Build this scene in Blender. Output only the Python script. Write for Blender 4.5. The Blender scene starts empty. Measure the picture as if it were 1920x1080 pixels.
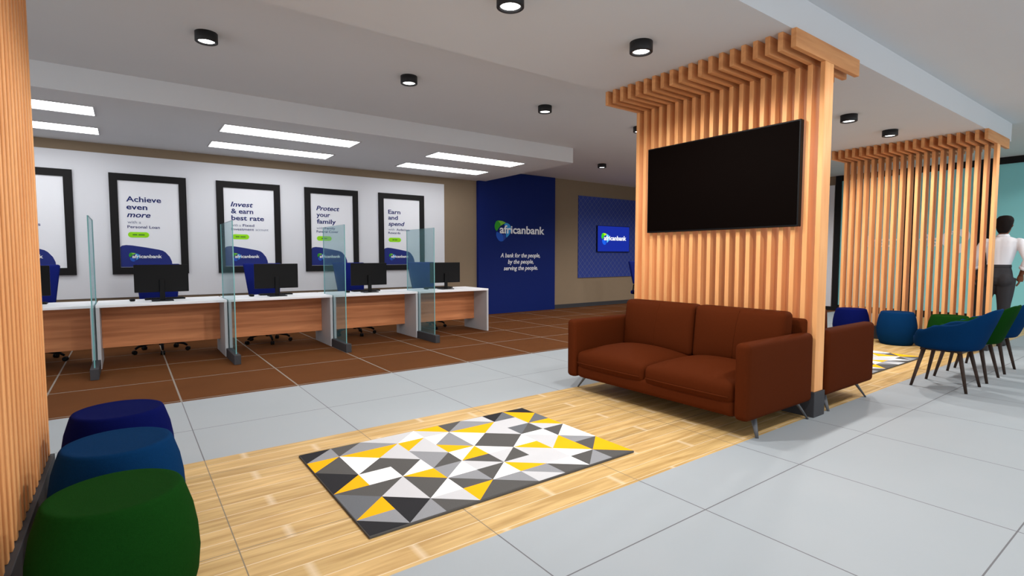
import bpy, bmesh, math, random
from mathutils import Vector, Matrix
random.seed(7)
sc = bpy.context.scene
C = sc.collection
PI = math.pi

# ------------------------------------------------------------------ materials
def srgb(r, g, b):
    f = lambda c: (c/255/12.92) if c/255 <= .04045 else ((c/255+.055)/1.055)**2.4
    return (f(r), f(g), f(b), 1)

class NT:
    def __init__(s, name):
        s.m = bpy.data.materials.new(name); s.m.use_nodes = True
        s.t = s.m.node_tree; s.b = s.t.nodes['Principled BSDF']; s.out = s.t.nodes['Material Output']
    def n(s, typ, **kw):
        nd = s.t.nodes.new(typ)
        for k, v in kw.items(): setattr(nd, k, v)
        return nd
    def l(s, a, b): s.t.links.new(a, b)
    def math(s, op, a, b=None, clamp=False):
        nd = s.n('ShaderNodeMath', operation=op, use_clamp=clamp)
        for i, v in enumerate((a, b)):
            if v is None: continue
            if isinstance(v, (int, float)): nd.inputs[i].default_value = v
            else: s.l(v, nd.inputs[i])
        return nd.outputs[0]
    def mix(s, f, a, b):
        nd = s.n('ShaderNodeMix', data_type='RGBA')
        for i, v in ((0, f), (6, a), (7, b)):
            if isinstance(v, (int, float, tuple)): nd.inputs[i].default_value = v
            else: s.l(v, nd.inputs[i])
        return nd.outputs[2]
    def xyz(s, coord='Object'):
        tc = s.n('ShaderNodeTexCoord'); sp = s.n('ShaderNodeSeparateXYZ')
        s.l(tc.outputs[coord], sp.inputs[0]); return tc.outputs[coord], sp.outputs

def plain(name, col, rough=.5, spec=.3, metal=0, noise=0, nscale=40, bump=0, bscale=200):
    k = NT(name); b = k.b
    b.inputs['Base Color'].default_value = col; b.inputs['Roughness'].default_value = rough
    b.inputs['Specular IOR Level'].default_value = spec; b.inputs['Metallic'].default_value = metal
    if noise or bump:
        co, _ = k.xyz()
        if noise:
            no = k.n('ShaderNodeTexNoise'); no.inputs['Scale'].default_value = nscale; no.inputs['Detail'].default_value = 4
            k.l(co, no.inputs['Vector'])
            d = tuple(c*(1-noise) for c in col[:3])+(1,); u = tuple(min(1, c*(1+noise)) for c in col[:3])+(1,)
            k.l(k.mix(no.outputs['Fac'], d, u), b.inputs['Base Color'])
        if bump:
            n2 = k.n('ShaderNodeTexNoise'); n2.inputs['Scale'].default_value = bscale; k.l(co, n2.inputs['Vector'])
            bp = k.n('ShaderNodeBump'); bp.inputs['Strength'].default_value = bump; bp.inputs['Distance'].default_value = .004
            k.l(n2.outputs['Fac'], bp.inputs['Height']); k.l(bp.outputs['Normal'], b.inputs['Normal'])
    return k.m

def emit(name, col, strength):
    k = NT(name); k.b.inputs['Base Color'].default_value = tuple(c*.04 for c in col[:3])+(1,); k.b.inputs['Specular IOR Level'].default_value = .1
    k.b.inputs['Emission Color'].default_value = col; k.b.inputs['Emission Strength'].default_value = strength
    return k.m

def gridline(k, xs, w=.006):
    # 1 where |frac| distance to the nearest integer is below w/2, along x or y
    r = []
    for i in (0, 1):
        d = k.math('PINGPONG', xs[i], .5)
        r.append(k.math('LESS_THAN', d, w/2))
    return k.math('MAXIMUM', r[0], r[1])

def tile_mat(name, base, var, line, rough, w=.0065, spec=.2):
    k = NT(name); co, xs = k.xyz()
    no = k.n('ShaderNodeTexNoise'); no.inputs['Scale'].default_value = 1.7; no.inputs['Detail'].default_value = 5
    k.l(co, no.inputs['Vector'])
    c = k.mix(no.outputs['Fac'], base, var)
    k.l(k.mix(gridline(k, xs, w), c, line), k.b.inputs['Base Color'])
    k.b.inputs['Roughness'].default_value = rough; k.b.inputs['Specular IOR Level'].default_value = spec
    return k.m

def grain(k, co, scale_vec, a, b, detail=6):
    mp = k.n('ShaderNodeMapping'); mp.inputs['Scale'].default_value = scale_vec; k.l(co, mp.inputs['Vector'])
    no = k.n('ShaderNodeTexNoise'); no.inputs['Scale'].default_value = 1; no.inputs['Detail'].default_value = detail
    no.inputs['Distortion'].default_value = .4
    k.l(mp.outputs[0], no.inputs['Vector'])
    rp = k.n('ShaderNodeValToRGB'); rp.color_ramp.elements[0].position = .35; rp.color_ramp.elements[1].position = .68
    rp.color_ramp.elements[0].color = a; rp.color_ramp.elements[1].color = b
    k.l(no.outputs['Fac'], rp.inputs[0]); return rp.outputs[0]

def wood_mat(name, a, b, scale, rough=.5, spec=.2):
    k = NT(name); co, _ = k.xyz()
    k.l(grain(k, co, scale, a, b), k.b.inputs['Base Color'])
    k.b.inputs['Roughness'].default_value = rough; k.b.inputs['Specular IOR Level'].default_value = spec
    return k.m

def plank_mat():
    k = NT('light_wood_plank'); co, xs = k.xyz()
    Lp, Hp = 1.26, .1315
    yy = k.math('DIVIDE', k.math('SUBTRACT', xs[1], .455-Hp*4), Hp)
    row = k.math('FLOOR', yy)
    xx = k.math('DIVIDE', k.math('SUBTRACT', k.math('ADD', xs[0], k.math('MULTIPLY', row, Lp/3)), .64+Lp/3), Lp)
    cell = k.n('ShaderNodeCombineXYZ'); k.l(k.math('FLOOR', xx), cell.inputs[0]); k.l(row, cell.inputs[1])
    wn = k.n('ShaderNodeTexWhiteNoise', noise_dimensions='2D'); k.l(cell.outputs[0], wn.inputs['Vector'])
    ju = k.math('MULTIPLY', k.math('PINGPONG', xx, .5), Lp)
    joint = k.math('MULTIPLY', k.math('SUBTRACT', 1, k.math('DIVIDE', ju, .028), True), .55)
    seam = k.math('MULTIPLY', k.math('LESS_THAN', k.math('MULTIPLY', k.math('PINGPONG', yy, .5), Hp), .0022), .85)
    mort = k.math('MAXIMUM', joint, seam)
    g = grain(k, co, (2.2, 26, 1), WOOD_A, WOOD_B)
    tint = k.mix(wn.outputs['Value'], (.90, .90, .88, 1), (1.06, 1.06, 1.08, 1))
    ml = k.n('ShaderNodeMix', data_type='RGBA', blend_type='MULTIPLY'); ml.inputs[0].default_value = 1
    k.l(g, ml.inputs[6]); k.l(tint, ml.inputs[7])
    c = k.mix(mort, ml.outputs[2], WOOD_M)
    c = k.mix(gridline(k, xs, .005), c, srgb(128, 116, 96))
    k.l(c, k.b.inputs['Base Color']); k.b.inputs['Roughness'].default_value = .45; k.b.inputs['Specular IOR Level'].default_value = .2
    return k.m

WOOD_A, WOOD_B, WOOD_M = srgb(182, 147, 92), srgb(216, 182, 124), srgb(230, 212, 184)

def pattern_mat():
    k = NT('blue_diamond_pattern'); co, xs = k.xyz()
    a = k.math('PINGPONG', k.math('MULTIPLY', xs[0], 1/.16), .5)
    b = k.math('PINGPONG', k.math('MULTIPLY', xs[2], 1/.16), .5)
    s = k.math('ADD', a, b)
    d = k.math('PINGPONG', s, .25)
    f = k.math('LESS_THAN', d, .045)
    k.l(k.mix(f, srgb(34, 56, 140), srgb(84, 94, 140)), k.b.inputs['Base Color']); k.b.inputs['Roughness'].default_value = .6
    return k.m

def glass_mat(name, trans, diff, f):
    k = NT(name)
    tr = k.n('ShaderNodeBsdfTransparent'); tr.inputs[0].default_value = trans
    k.b.inputs['Base Color'].default_value = diff; k.b.inputs['Roughness'].default_value = .12
    mx = k.n('ShaderNodeMixShader'); mx.inputs[0].default_value = f
    k.l(tr.outputs[0], mx.inputs[1]); k.l(k.b.outputs[0], mx.inputs[2]); k.l(mx.outputs[0], k.out.inputs[0])
    return k.m

M = {}
M['white_tile'] = tile_mat('white_floor_tile', srgb(163, 169, 174), srgb(156, 164, 170), srgb(104, 104, 108), .6)
M['brown_tile'] = tile_mat('brown_floor_tile', srgb(104, 63, 33), srgb(90, 55, 29), srgb(140, 132, 124), .75, .015, .05)
M['plank'] = plank_mat()
M['beige'] = plain('beige_wall_paint', srgb(138, 121, 101), .8, .1, noise=.03, nscale=8)
M['ceil'] = plain('ceiling_paint', srgb(216, 218, 221), .8, .1, noise=.02, nscale=1.5)
M['white_panel'] = plain('white_panel_laminate', srgb(220, 222, 228), .6, .2)
M['slat'] = wood_mat('orange_slat_wood', srgb(226, 158, 100), srgb(242, 180, 120), (14, 14, 1.3))
M['beam'] = wood_mat('orange_beam_wood', srgb(206, 140, 88), srgb(232, 168, 112), (1.3, 14, 14))
M['plinth'] = plain('charcoal_plinth', srgb(56, 56, 60), .6)
M['desk_wood'] = wood_mat('desk_front_wood', srgb(182, 114, 74), srgb(214, 142, 96), (1.2, 3, 18))
M['desk_white'] = plain('desk_white_laminate', srgb(240, 240, 244), .45, .3, noise=.03, nscale=6)
M['desk_grey'] = plain('desk_side_grey', srgb(186, 186, 190), .5, .3)
M['black'] = plain('black_plastic', srgb(12, 12, 14), .5, .15)
M['frame'] = plain('black_frame', srgb(27, 26, 27), .55, .15)
M['tvblack'] = plain('tv_black_glass', srgb(8, 4, 3), .7, .02)
M['navy'] = plain('navy_paint', srgb(10, 28, 100), .6, .2)
M['poster_navy'] = plain('poster_navy_print', srgb(22, 38, 118), .5)
M['text_navy'] = plain('poster_text_navy', srgb(24, 40, 104), .6)
M['text_grey'] = plain('poster_text_grey', srgb(112, 122, 150), .6)
M['sheet'] = plain('poster_white_sheet', srgb(232, 234, 240), .4, .3)
M['lime'] = plain('lime_button_print', srgb(150, 224, 10), .6)
M['dgreen'] = plain('button_text_green', srgb(70, 130, 40), .6)
M['white'] = plain('white_lettering', srgb(240, 242, 246), .5)
M['lg1'] = plain('logo_green', srgb(44, 150, 36), .5)
M['lg2'] = plain('logo_lime', srgb(130, 200, 60), .5)
M['lg3'] = plain('logo_blue', srgb(24, 82, 186), .5)
M['lg4'] = plain('logo_light_blue', srgb(50, 150, 222), .5)
M['lg5'] = plain('logo_deep_blue', srgb(28, 60, 150), .5)
M['pattern'] = pattern_mat()
M['screenblue'] = emit('lit_screen_blue', srgb(24, 46, 160), .75)
M['leather'] = plain('brown_leather', srgb(76, 32, 12), .75, .02, noise=.10, nscale=60, bump=.15, bscale=300)
M['seam'] = plain('leather_stitching', srgb(82, 36, 15), .7, .02)
M['metal'] = plain('dark_grey_metal', srgb(92, 94, 98), .4, .5, .3)
M['p_green'] = plain('green_felt', srgb(15, 56, 14), .9, .03, noise=.22, nscale=120, bump=.4, bscale=500)
M['p_blue'] = plain('blue_felt', srgb(7, 46, 86), .9, .03, noise=.15, nscale=120, bump=.4, bscale=500)
M['p_navy'] = plain('navy_felt', srgb(8, 16, 74), .9, .03, noise=.15, nscale=120, bump=.4, bscale=500)
M['c_navy'] = plain('office_chair_navy_fabric', srgb(16, 28, 104), .85, .1, noise=.1, nscale=120)
M['dwood'] = wood_mat('dark_brown_wood', srgb(52, 40, 34), srgb(74, 58, 50), (20, 20, 3))
M['glass'] = glass_mat('tinted_divider_glass', (.83, .90, .915, 1), srgb(116, 164, 170), .16)
M['glass_edge'] = plain('glass_edge_teal', srgb(110, 168, 170), .2, .5)
M['teal'] = plain('teal_frosted_glass', srgb(146, 218, 222), .4, .1)
M['lamp'] = emit('lamp_white_glow', (1, .98, .95, 1), 9)
M['tube'] = emit('strip_light_glow', (1, 1, 1, 1), 5.5)
M['lampblack'] = plain('downlight_black', srgb(36, 36, 38), .5)
M['r_K'] = plain('rug_black', srgb(48, 48, 51), .95, .05, noise=.15, nscale=200)
M['r_D'] = plain('rug_dark_grey', srgb(88, 87, 86), .95, .05, noise=.12, nscale=200)
M['r_S'] = plain('rug_slate', srgb(104, 107, 112), .95, .05, noise=.12, nscale=200)
M['r_G'] = plain('rug_grey', srgb(142, 144, 149), .95, .05, noise=.1, nscale=200)
M['r_L'] = plain('rug_light_grey', srgb(196, 197, 201), .95, .05, noise=.05, nscale=200)
M['r_W'] = plain('rug_white', srgb(252, 252, 252), .95, .05)
M['r_Y'] = plain('rug_yellow', (.93, .43, .012, 1), .95, .05, noise=.05, nscale=200)
M['skin'] = plain('brown_skin', srgb(112, 68, 44), .55, .3)
M['hair'] = plain('black_hair', srgb(22, 17, 16), .8, .15, noise=.3, nscale=90)
M['shirt'] = plain('white_shirt_cloth', srgb(226, 228, 234), .85, .1)
M['trouser'] = plain('charcoal_trouser_cloth', srgb(58, 58, 61), .85, .1, noise=.06, nscale=100)
M['boot'] = plain('black_boot_leather', srgb(40, 38, 38), .5, .3)
M['eye'] = plain('eye_white', srgb(230, 228, 224), .3)
M['lips'] = plain('lip_brown', srgb(120, 60, 52), .5)
M['bluebase'] = plain('feature_blue_paint', srgb(4, 28, 98), .6, .2)

for _n, _c in (('lg1', (60, 200, 30)), ('lg2', (190, 235, 20)), ('lg3', (24, 90, 220)), ('lg5', (24, 64, 190)), ('lg4', (90, 190, 240)), ('white', (250, 252, 255))):
    M['e_'+_n] = emit('lit_screen_'+_n, srgb(*_c), .9)
# ------------------------------------------------------------------ geometry helpers
def box(bm, x0, x1, y0, y1, z0, z1, mi=0):
    v = [bm.verts.new(p) for p in ((x0,y0,z0),(x1,y0,z0),(x1,y1,z0),(x0,y1,z0),(x0,y0,z1),(x1,y0,z1),(x1,y1,z1),(x0,y1,z1))]
    for f in ((3,2,1,0),(4,5,6,7),(0,1,5,4),(1,2,6,5),(2,3,7,6),(3,0,4,7)):
        bm.faces.new([v[i] for i in f]).material_index = mi

def bevel(bm, w, seg=2):
    bmesh.ops.bevel(bm, geom=list(bm.edges), offset=w, segments=seg, profile=.5, affect='EDGES', clamp_overlap=True)

def bbox(x0, x1, y0, y1, z0, z1, w=.004, seg=2):
    bm = bmesh.new(); box(bm, x0, x1, y0, y1, z0, z1); bevel(bm, w, seg); return bm

def add(dst, src):
    me = bpy.data.meshes.new('t'); src.to_mesh(me); src.free(); dst.from_mesh(me); bpy.data.meshes.remove(me); return dst

def lathe(bm, prof, seg=32, mi=0, cap0=True, cap1=True, cx=0, cy=0):
    rings = []
    for r, z in prof:
        rings.append([bm.verts.new((cx+r*math.cos(2*PI*k/seg), cy+r*math.sin(2*PI*k/seg), z)) for k in range(seg)])
    for a, b in zip(rings, rings[1:]):
        for k in range(seg):
            f = bm.faces.new((a[k], a[(k+1) % seg], b[(k+1) % seg], b[k])); f.material_index = mi; f.smooth = True
    if cap0: bm.faces.new(rings[0][::-1]).material_index = mi
    if cap1: bm.faces.new(rings[-1]).material_index = mi

def tube(bm, pts, rad, seg=12, mi=0, flat=1):
    pts = [Vector(p) for p in pts]
    if not isinstance(rad, (list, tuple)): rad = [rad]*len(pts)
    rings = []; up = None
    for i, p in enumerate(pts):
        d = (pts[min(i+1, len(pts)-1)]-pts[max(i-1, 0)]).normalized()
        if up is None or abs(up.dot(d)) > .98:
            up = Vector((0, 0, 1)) if abs(d.z) < .9 else Vector((1, 0, 0))
        a = d.cross(up).normalized(); b = a.cross(d).normalized(); up = b
        rings.append([bm.verts.new(p+rad[i]*(a*math.cos(2*PI*k/seg)+flat*b*math.sin(2*PI*k/seg))) for k in range(seg)])
    for a, b in zip(rings, rings[1:]):
        for k in range(seg):
            f = bm.faces.new((a[k], b[k], b[(k+1) % seg], a[(k+1) % seg])); f.smooth = True; f.material_index = mi
    bm.faces.new(rings[0]).material_index = mi; bm.faces.new(rings[-1][::-1]).material_index = mi

def loft(bm, secs, seg=28, exp=2.0):
    # secs: (cx, cy, z, rx, ry): horizontal superellipses stacked along z
    rings = []
    for cx, cy, z, rx, ry in secs:
        r = []
        for k in range(seg):
            t = 2*PI*k/seg; c, s = math.cos(t), math.sin(t)
            r.append(bm.verts.new((cx+rx*math.copysign(abs(c)**(2/exp), c), cy+ry*math.copysign(abs(s)**(2/exp), s), z)))
        rings.append(r)
    for a, b in zip(rings, rings[1:]):
        for k in range(seg):
            bm.faces.new((a[k], a[(k+1) % seg], b[(k+1) % seg], b[k])).smooth = True
    bm.faces.new(rings[0][::-1]); bm.faces.new(rings[-1])

def rbox(sx, sy, sz, r, cuts=(6, 6, 2), n=4, fn=None):
    # rounded box centred on the origin; fn reshapes a vertex
    def axis(s, c):
        h = s/2; rr = min(r, h*.999)
        a = [-h+rr*(1-math.cos(PI/2*k/n)) for k in range(n)]
        m = [-h+rr+(s-2*rr)*k/c for k in range(c+1)]
        return a+m+[-x for x in a[::-1]]
    ax = [axis(sx, cuts[0]), axis(sy, cuts[1]), axis(sz, cuts[2])]
    L = [len(a) for a in ax]; bm = bmesh.new(); vs = {}
    hs = (sx/2, sy/2, sz/2)
    def V(i, j, k):
        key = (i, j, k)
        if key not in vs:
            p = Vector((ax[0][i], ax[1][j], ax[2][k])); q = Vector(p); rad = 0
            for c in range(3):
                rr = min(r, hs[c]*.999); q[c] = max(-(hs[c]-rr), min(hs[c]-rr, p[c]))
            d = p-q
            if d.length > 1e-9:
                rr = min(r, min(hs)*.999) if False else r
                d2 = Vector([d[c]/max(1e-9, min(r, hs[c]*.999)) for c in range(3)])
                # project on the rounding
                m = max(abs(d2[c]) for c in range(3)); l = d2.length
                d2 = d2*(m/l) if l > 0 else d2
                d = Vector([d2[c]*min(r, hs[c]*.999) for c in range(3)])
            p = q+d
            if fn: p = Vector(fn(p))
            vs[key] = bm.verts.new(p)
        return vs[key]
    def quad(a, b, c, d):
        f = bm.faces.new((V(*a), V(*b), V(*c), V(*d))); f.smooth = True
    for i in range(L[0]-1):
        for j in range(L[1]-1):
            quad((i,j,0),(i,j+1,0),(i+1,j+1,0),(i+1,j,0)); k = L[2]-1
            quad((i,j,k),(i+1,j,k),(i+1,j+1,k),(i,j+1,k))
        for k in range(L[2]-1):
            quad((i,0,k),(i+1,0,k),(i+1,0,k+1),(i,0,k+1)); j = L[1]-1
            quad((i,j,k),(i,j,k+1),(i+1,j,k+1),(i+1,j,k))
    for j in range(L[1]-1):
        for k in range(L[2]-1):
            quad((0,j,k),(0,j,k+1),(0,j+1,k+1),(0,j+1,k)); i = L[0]-1
            quad((i,j,k),(i,j+1,k),(i,j+1,k+1),(i,j,k+1))
    return bm

def at(bm, x=0, y=0, z=0, rot=None):
    if rot is not None: bmesh.ops.transform(bm, matrix=rot, verts=bm.verts)
    bmesh.ops.translate(bm, vec=(x, y, z), verts=bm.verts); return bm

def link_mesh(name, bm, mats, parent=None, smooth=False):
    bmesh.ops.recalc_face_normals(bm, faces=bm.faces)
    me = bpy.data.meshes.new(name); bm.to_mesh(me); bm.free()
    for m in (mats if isinstance(mats, (list, tuple)) else [mats]): me.materials.append(m)
    if smooth:
        for p in me.polygons: p.use_smooth = True
    o = bpy.data.objects.new(name, me); C.objects.link(o)
    if parent: o.parent = parent
    return o
obj = link_mesh

def tag(o, label, cat, group=None):
    o['label'] = label; o['category'] = cat
    if group: o['group'] = group
    return o

def thing(name, label, cat, loc=(0, 0, 0), rz=0, group=None):
    o = bpy.data.objects.new(name, None); C.objects.link(o); o.empty_display_size = .1
    o.location = loc; o.rotation_euler = (0, 0, rz)
    return tag(o, label, cat, group)

def struct(name, bm, mats, parent=None):
    o = obj(name, bm, mats, parent)
    if not parent: o['kind'] = 'structure'
    return o

def dup(root, loc, rz, label, group=None, swap=None):
    r = root.copy(); C.objects.link(r); r.location = loc; r.rotation_euler = (0, 0, rz); r['label'] = label
    if group: r['group'] = group
    def rec(src, dst):
        for ch in src.children:
            c = ch.copy(); C.objects.link(c); c.parent = dst
            if swap and ch.data and ch.data.materials and ch.data.materials[0] in swap:
                c.data = ch.data.copy(); c.data.materials[0] = swap[ch.data.materials[0]]
            rec(ch, c)
    rec(root, r)
    if swap and root.data and root.data.materials[0] in swap:
        r.data = root.data.copy(); r.data.materials[0] = swap[root.data.materials[0]]
    return r

def text_bm(s, bold=0, shear=0, ext=.02):
    cu = bpy.data.curves.new('t', 'FONT'); cu.body = s; cu.size = 1; cu.offset = bold; cu.shear = shear; cu.extrude = ext; cu.resolution_u = 3
    o = bpy.data.objects.new('t', cu); C.objects.link(o)
    dg = bpy.context.evaluated_depsgraph_get(); ev = o.evaluated_get(dg)
    me = bpy.data.meshes.new_from_object(ev); bm = bmesh.new(); bm.from_mesh(me)
    bpy.data.objects.remove(o); bpy.data.curves.remove(cu); bpy.data.meshes.remove(me)
    return bm

def text_at(dst, s, x0, x1, z, h, y=0, bold=.02, shear=0, depth=.003, cap=.7):
    # text on a wall facing -y: left x0, right x1 (width is fitted), baseline z, capital height h
    bm = text_bm(s, bold, shear)
    xs = [v.co.x for v in bm.verts]; a, b = min(xs), max(xs)
    k = h/cap; kx = (x1-x0)/(b-a) if x1 is not None else k
    for v in bm.verts:
        x, yy, zz = v.co
        v.co = (x0+(x-a)*kx, y-(zz/.02+1)*.5*depth, z+yy*k)
    add(dst, bm)

def ext_x(s, bold, shear):
    bm = text_bm(s, bold, shear); xs = [v.co.x for v in bm.verts]; bm.free(); return min(xs), max(xs)
def words(s, x0, x1, bold, shear):
    # the words of a fitted line with their own left and right ends
    a, b = ext_x(s, bold, shear); k = (x1-x0)/(b-a); r = []; pre = ''
    for w in s.split(' '):
        pre += w; e = ext_x(pre, bold, shear)[1]; u, v = ext_x(w, bold, shear)
        r.append((w, x0+(e-(v-u)-a)*k, x0+(e-a)*k)); pre += ' '
    return r

def flat(dst, poly, y, depth, mi=0):
    # a flat cut-out standing in front of a wall facing -y
    a = [dst.verts.new((x, y, z)) for x, z in poly]; b = [dst.verts.new((x, y-depth, z)) for x, z in poly]
    n = len(poly); f = dst.faces.new(b); f.material_index = mi
    dst.faces.new(a[::-1]).material_index = mi
    for i in range(n): dst.faces.new((a[i], a[(i+1) % n], b[(i+1) % n], b[i])).material_index = mi

def smooth_poly(p, it=2):
    for _ in range(it):
        q = []
        for i in range(len(p)):
            a, b = p[i], p[(i+1) % len(p)]
            q += [(a[0]*.75+b[0]*.25, a[1]*.75+b[1]*.25), (a[0]*.25+b[0]*.75, a[1]*.25+b[1]*.75)]
        p = q
    return p

# ------------------------------------------------------------------ camera
cam_d = bpy.data.cameras.new('camera'); cam = bpy.data.objects.new('camera', cam_d); C.objects.link(cam)
cam_d.sensor_width = 36; cam_d.lens = 987.08/1920*36; cam_d.clip_start = .05
cam.location = (-.3584, -1.5378, 1.3); cam.rotation_euler = (math.radians(90-3.4354), 0, math.radians(-36.2156))
sc.camera = cam

# ------------------------------------------------------------------ the setting
XW, XE, YS, YN = -6.0, 13.4, -6.0, 8.35
HC, HB, HS = 3.21, 2.955, 2.955
bm = bmesh.new()
for y0, y1, mi in ((YS, .43, 0), (.43, 2.27, 1), (2.27, 3.95, 0), (3.95, YN, 2)):
    v = [bm.verts.new(p) for p in ((XW, y0, 0), (XE, y0, 0), (XE, y1, 0), (XW, y1, 0))]
    bm.faces.new(v).material_index = mi
bmesh.ops.remove_doubles(bm, verts=bm.verts, dist=1e-5)
struct('floor', bm, [M['white_tile'], M['plank'], M['brown_tile']])
bm = bmesh.new(); box(bm, XW, XE+.2, YS, YN+.15, HC, HC+.12); struct('ceiling', bm, M['ceil'])
bm = bmesh.new(); box(bm, XW, 6.1, 5.45, YN, HB, HC); struct('trim_1', bm, M['ceil'])           # lowered bulkhead over the desks
bm = bmesh.new(); box(bm, XW, 10.03, .43, 2.27, HS, HC); struct('trim_2', bm, M['ceil'])        # lowered strip over the seating
bm = bmesh.new(); box(bm, XW, XE+.2, YN, YN+.15, 0, HC); struct('wall_north', bm, M['beige'])
bm = bmesh.new(); box(bm, XE, XE+.15, 4.13, YN, 0, HC); struct('wall_east', bm, M['beige'])
bm = bmesh.new(); box(bm, 8.14, XE, YN-.02, YN, 0, .10); struct('baseboard_north', bm, M['plinth'])
bm = bmesh.new(); box(bm, XE-.02, XE, 4.13, YN-.02, 0, .09); struct('baseboard_east', bm, M['frame'])
# teal glass shopfront on the east side
def window(name, y0, y1):
    bm = bmesh.new()
    box(bm, XE-.02, XE+.08, y0, y1, 0, .14); box(bm, XE-.02, XE+.08, y0, y1, 3.08, HC)
    o = struct(name, bm, M['frame']); o['kind'] = 'structure'
    b = bmesh.new(); box(b, XE+.01, XE+.03, y0, y1, .14, 3.08)
    obj('window_pane', b, M['teal'], o)
for n, (a, b_) in enumerate(((YS, 1.306), (1.516, 2.562), (2.761, 4.006)), 1): window('window_%d' % n, a, b_)
for n, (a, b_) in enumerate(((1.306, 1.516), (2.562, 2.761), (4.006, 4.13)), 3):
    bm = bmesh.new(); box(bm, XE-.04, XE+.1, a, b_, 0, HC); struct('trim_%d' % n, bm, M['frame'])
# boards on the east wall beyond the slat screen
bm = bbox(XE-.03, XE, 4.15, 4.405, .092, 3.0, .004)
tag(obj('wall_board', bm, M['white_panel']), 'narrow pale grey wall board beside the black window post, behind the slat column', 'board')
bm = bbox(XE-.05, XE, 4.42, 5.2, .092, 2.35, .004)
tag(obj('wall_board', bm, M['navy']), 'dark navy wall board peeking out right of the slatted television column', 'board')

# ------------------------------------------------------------------ white panel + posters
bm = bbox(-3.6, 5.10, YN-.015, YN, .68, 2.815, .003)
tag(obj('wall_panel', bm, M['white_panel']), 'long white wall panel carrying the row of framed posters', 'panel')

GREEN = [(6.453,2.111),(6.40,2.10),(6.364,2.065),(6.339,1.998),(6.342,1.945),(6.358,1.905),(6.395,1.861),(6.436,1.922),(6.501,1.990),(6.575,2.033),(6.649,2.065),(6.551,2.099)]
LIME = [(6.436,2.100),(6.551,2.099),(6.649,2.065),(6.575,2.030),(6.501,1.995),(6.498,2.04)]
BLUE = [(6.395,1.861),(6.379,1.807),(6.387,1.748),(6.419,1.695),(6.46,1.655),(6.509,1.637),(6.56,1.645),(6.583,1.655),(6.567,1.805),(6.468,1.830)]
DEEP = [(6.567,1.805),(6.583,1.652),(6.649,1.713),(6.66,1.80),(6.644,1.807)]
LIGHT = [(6.649,2.065),(6.70,2.055),(6.749,2.033),(6.785,1.985),(6.795,1.92),(6.785,1.86),(6.733,1.783),(6.649,1.713),(6.644,1.807),(6.668,1.88),(6.674,1.94),(6.655,1.99),(6.592,2.020)]
LMATS = lambda: [M['lg1'], M['lg2'], M['lg3'], M['lg5'], M['lg4']]
def logo(parent, ox, oz, k, y, lettering=True, lit=False):
    # the petal emblem and the word; drawn about (6.339, 1.827) in wall units, scaled by k to (ox, oz)
    T = lambda p: [(ox+(x-6.339)*k, oz+(z-1.827)*k) for x, z in p]
    b = bmesh.new()
    for i, p in enumerate((GREEN, LIME, BLUE, DEEP, LIGHT)):
        flat(b, smooth_poly(T(p), 1) if i in (0, 2, 4) else T(p), y-(.001 if i == 1 else 0), .003, i)
    obj('logo_emblem', b, [M['e_'+c] for c in ('lg1','lg2','lg3','lg5','lg4')] if lit else LMATS(), parent)
    if lettering:
        b = bmesh.new(); text_at(b, 'africanbank', ox+.138*k, ox+1.443*k, oz, .183*k, y-.004, .02, 0, .003, .72)
        obj('logo_lettering', b, M['e_white' if lit else 'white'], parent)

POST = {
 'first': dict(cx=-1.427, lab='framed bank poster at left end, mostly hidden by the slat wall',
    head=[('e', .014, .068, 2.132, 0), ('y', .03, .095, 1.90, 0)], sub=[('ts', .068, .122, 1.729, .01, 'n')], btn=(-.28, -.02, None)),
 'achieve': dict(cx=-.037, lab='framed poster reading Achieve even more, about a Personal Loan',
    head=[('Achieve', -.289, .151, 2.127, 0), ('even', -.289, -.029, 2.010, 0), ('more', -.287, .008, 1.893, .25)],
    sub=[('with a', -.282, -.116, 1.798, 0, 'g'), ('Personal Loan', -.285, .121, 1.727, .012, 'n')], btn=(-.283, -.019, .15)),
 'invest': dict(cx=1.358, lab='framed poster reading Invest & earn best rate, about a Fixed Investment account',
    head=[('Invest', -.285, .057, 2.130, .25), ('& earn', -.28, .056, 2.018, 0), ('best rate', -.278, .223, 1.905, 0)],
    sub=[('with a', -.281, -.14, 1.801, 0, 'g'), ('Fixed', -.11, .066, 1.801, .012, 'n'), ('Investment', -.283, .06, 1.735, .012, 'n'), ('account', .085, .288, 1.735, 0, 'g')], btn=(-.279, -.017, .15)),
 'protect': dict(cx=2.745, lab='framed poster reading Protect your family, about Family Funeral Cover',
    head=[('Protect', -.286, .135, 2.139, .25), ('your', -.283, -.038, 2.022, 0), ('family', -.279, .066, 1.899, 0)],
    sub=[('with', -.287, -.17, 1.797, 0, 'g'), ('Family', -.14, .051, 1.797, .012, 'n'), ('Funeral Cover', -.287, .107, 1.733, .012, 'n')], btn=(-.285, -.019, .1)),
 'earn': dict(cx=4.13, lab='framed poster reading Earn and spend, rightmost of the row, about Rewards',
    head=[('Earn', -.289, -.032, 2.141, 0), ('and', -.291, -.088, 2.028, 0), ('spend', -.29, .058, 1.908, .25)],
    sub=[('with', -.291, -.16, 1.812, 0, 'g'), ('Audacious', -.12, .159, 1.812, .012, 'n'), ('Rewards', -.292, -.038, 1.745, .012, 'n')], btn=(-.289, -.025, .1)),
}
CURVE = [(-.384,1.139),(-.384,1.44),(-.362,1.462),(-.31,1.472),(-.234,1.466),(-.069,1.438),(.101,1.404),(.15,1.388),(.185,1.362),(.237,1.292),(.262,1.222),(.270,1.139)]
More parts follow.
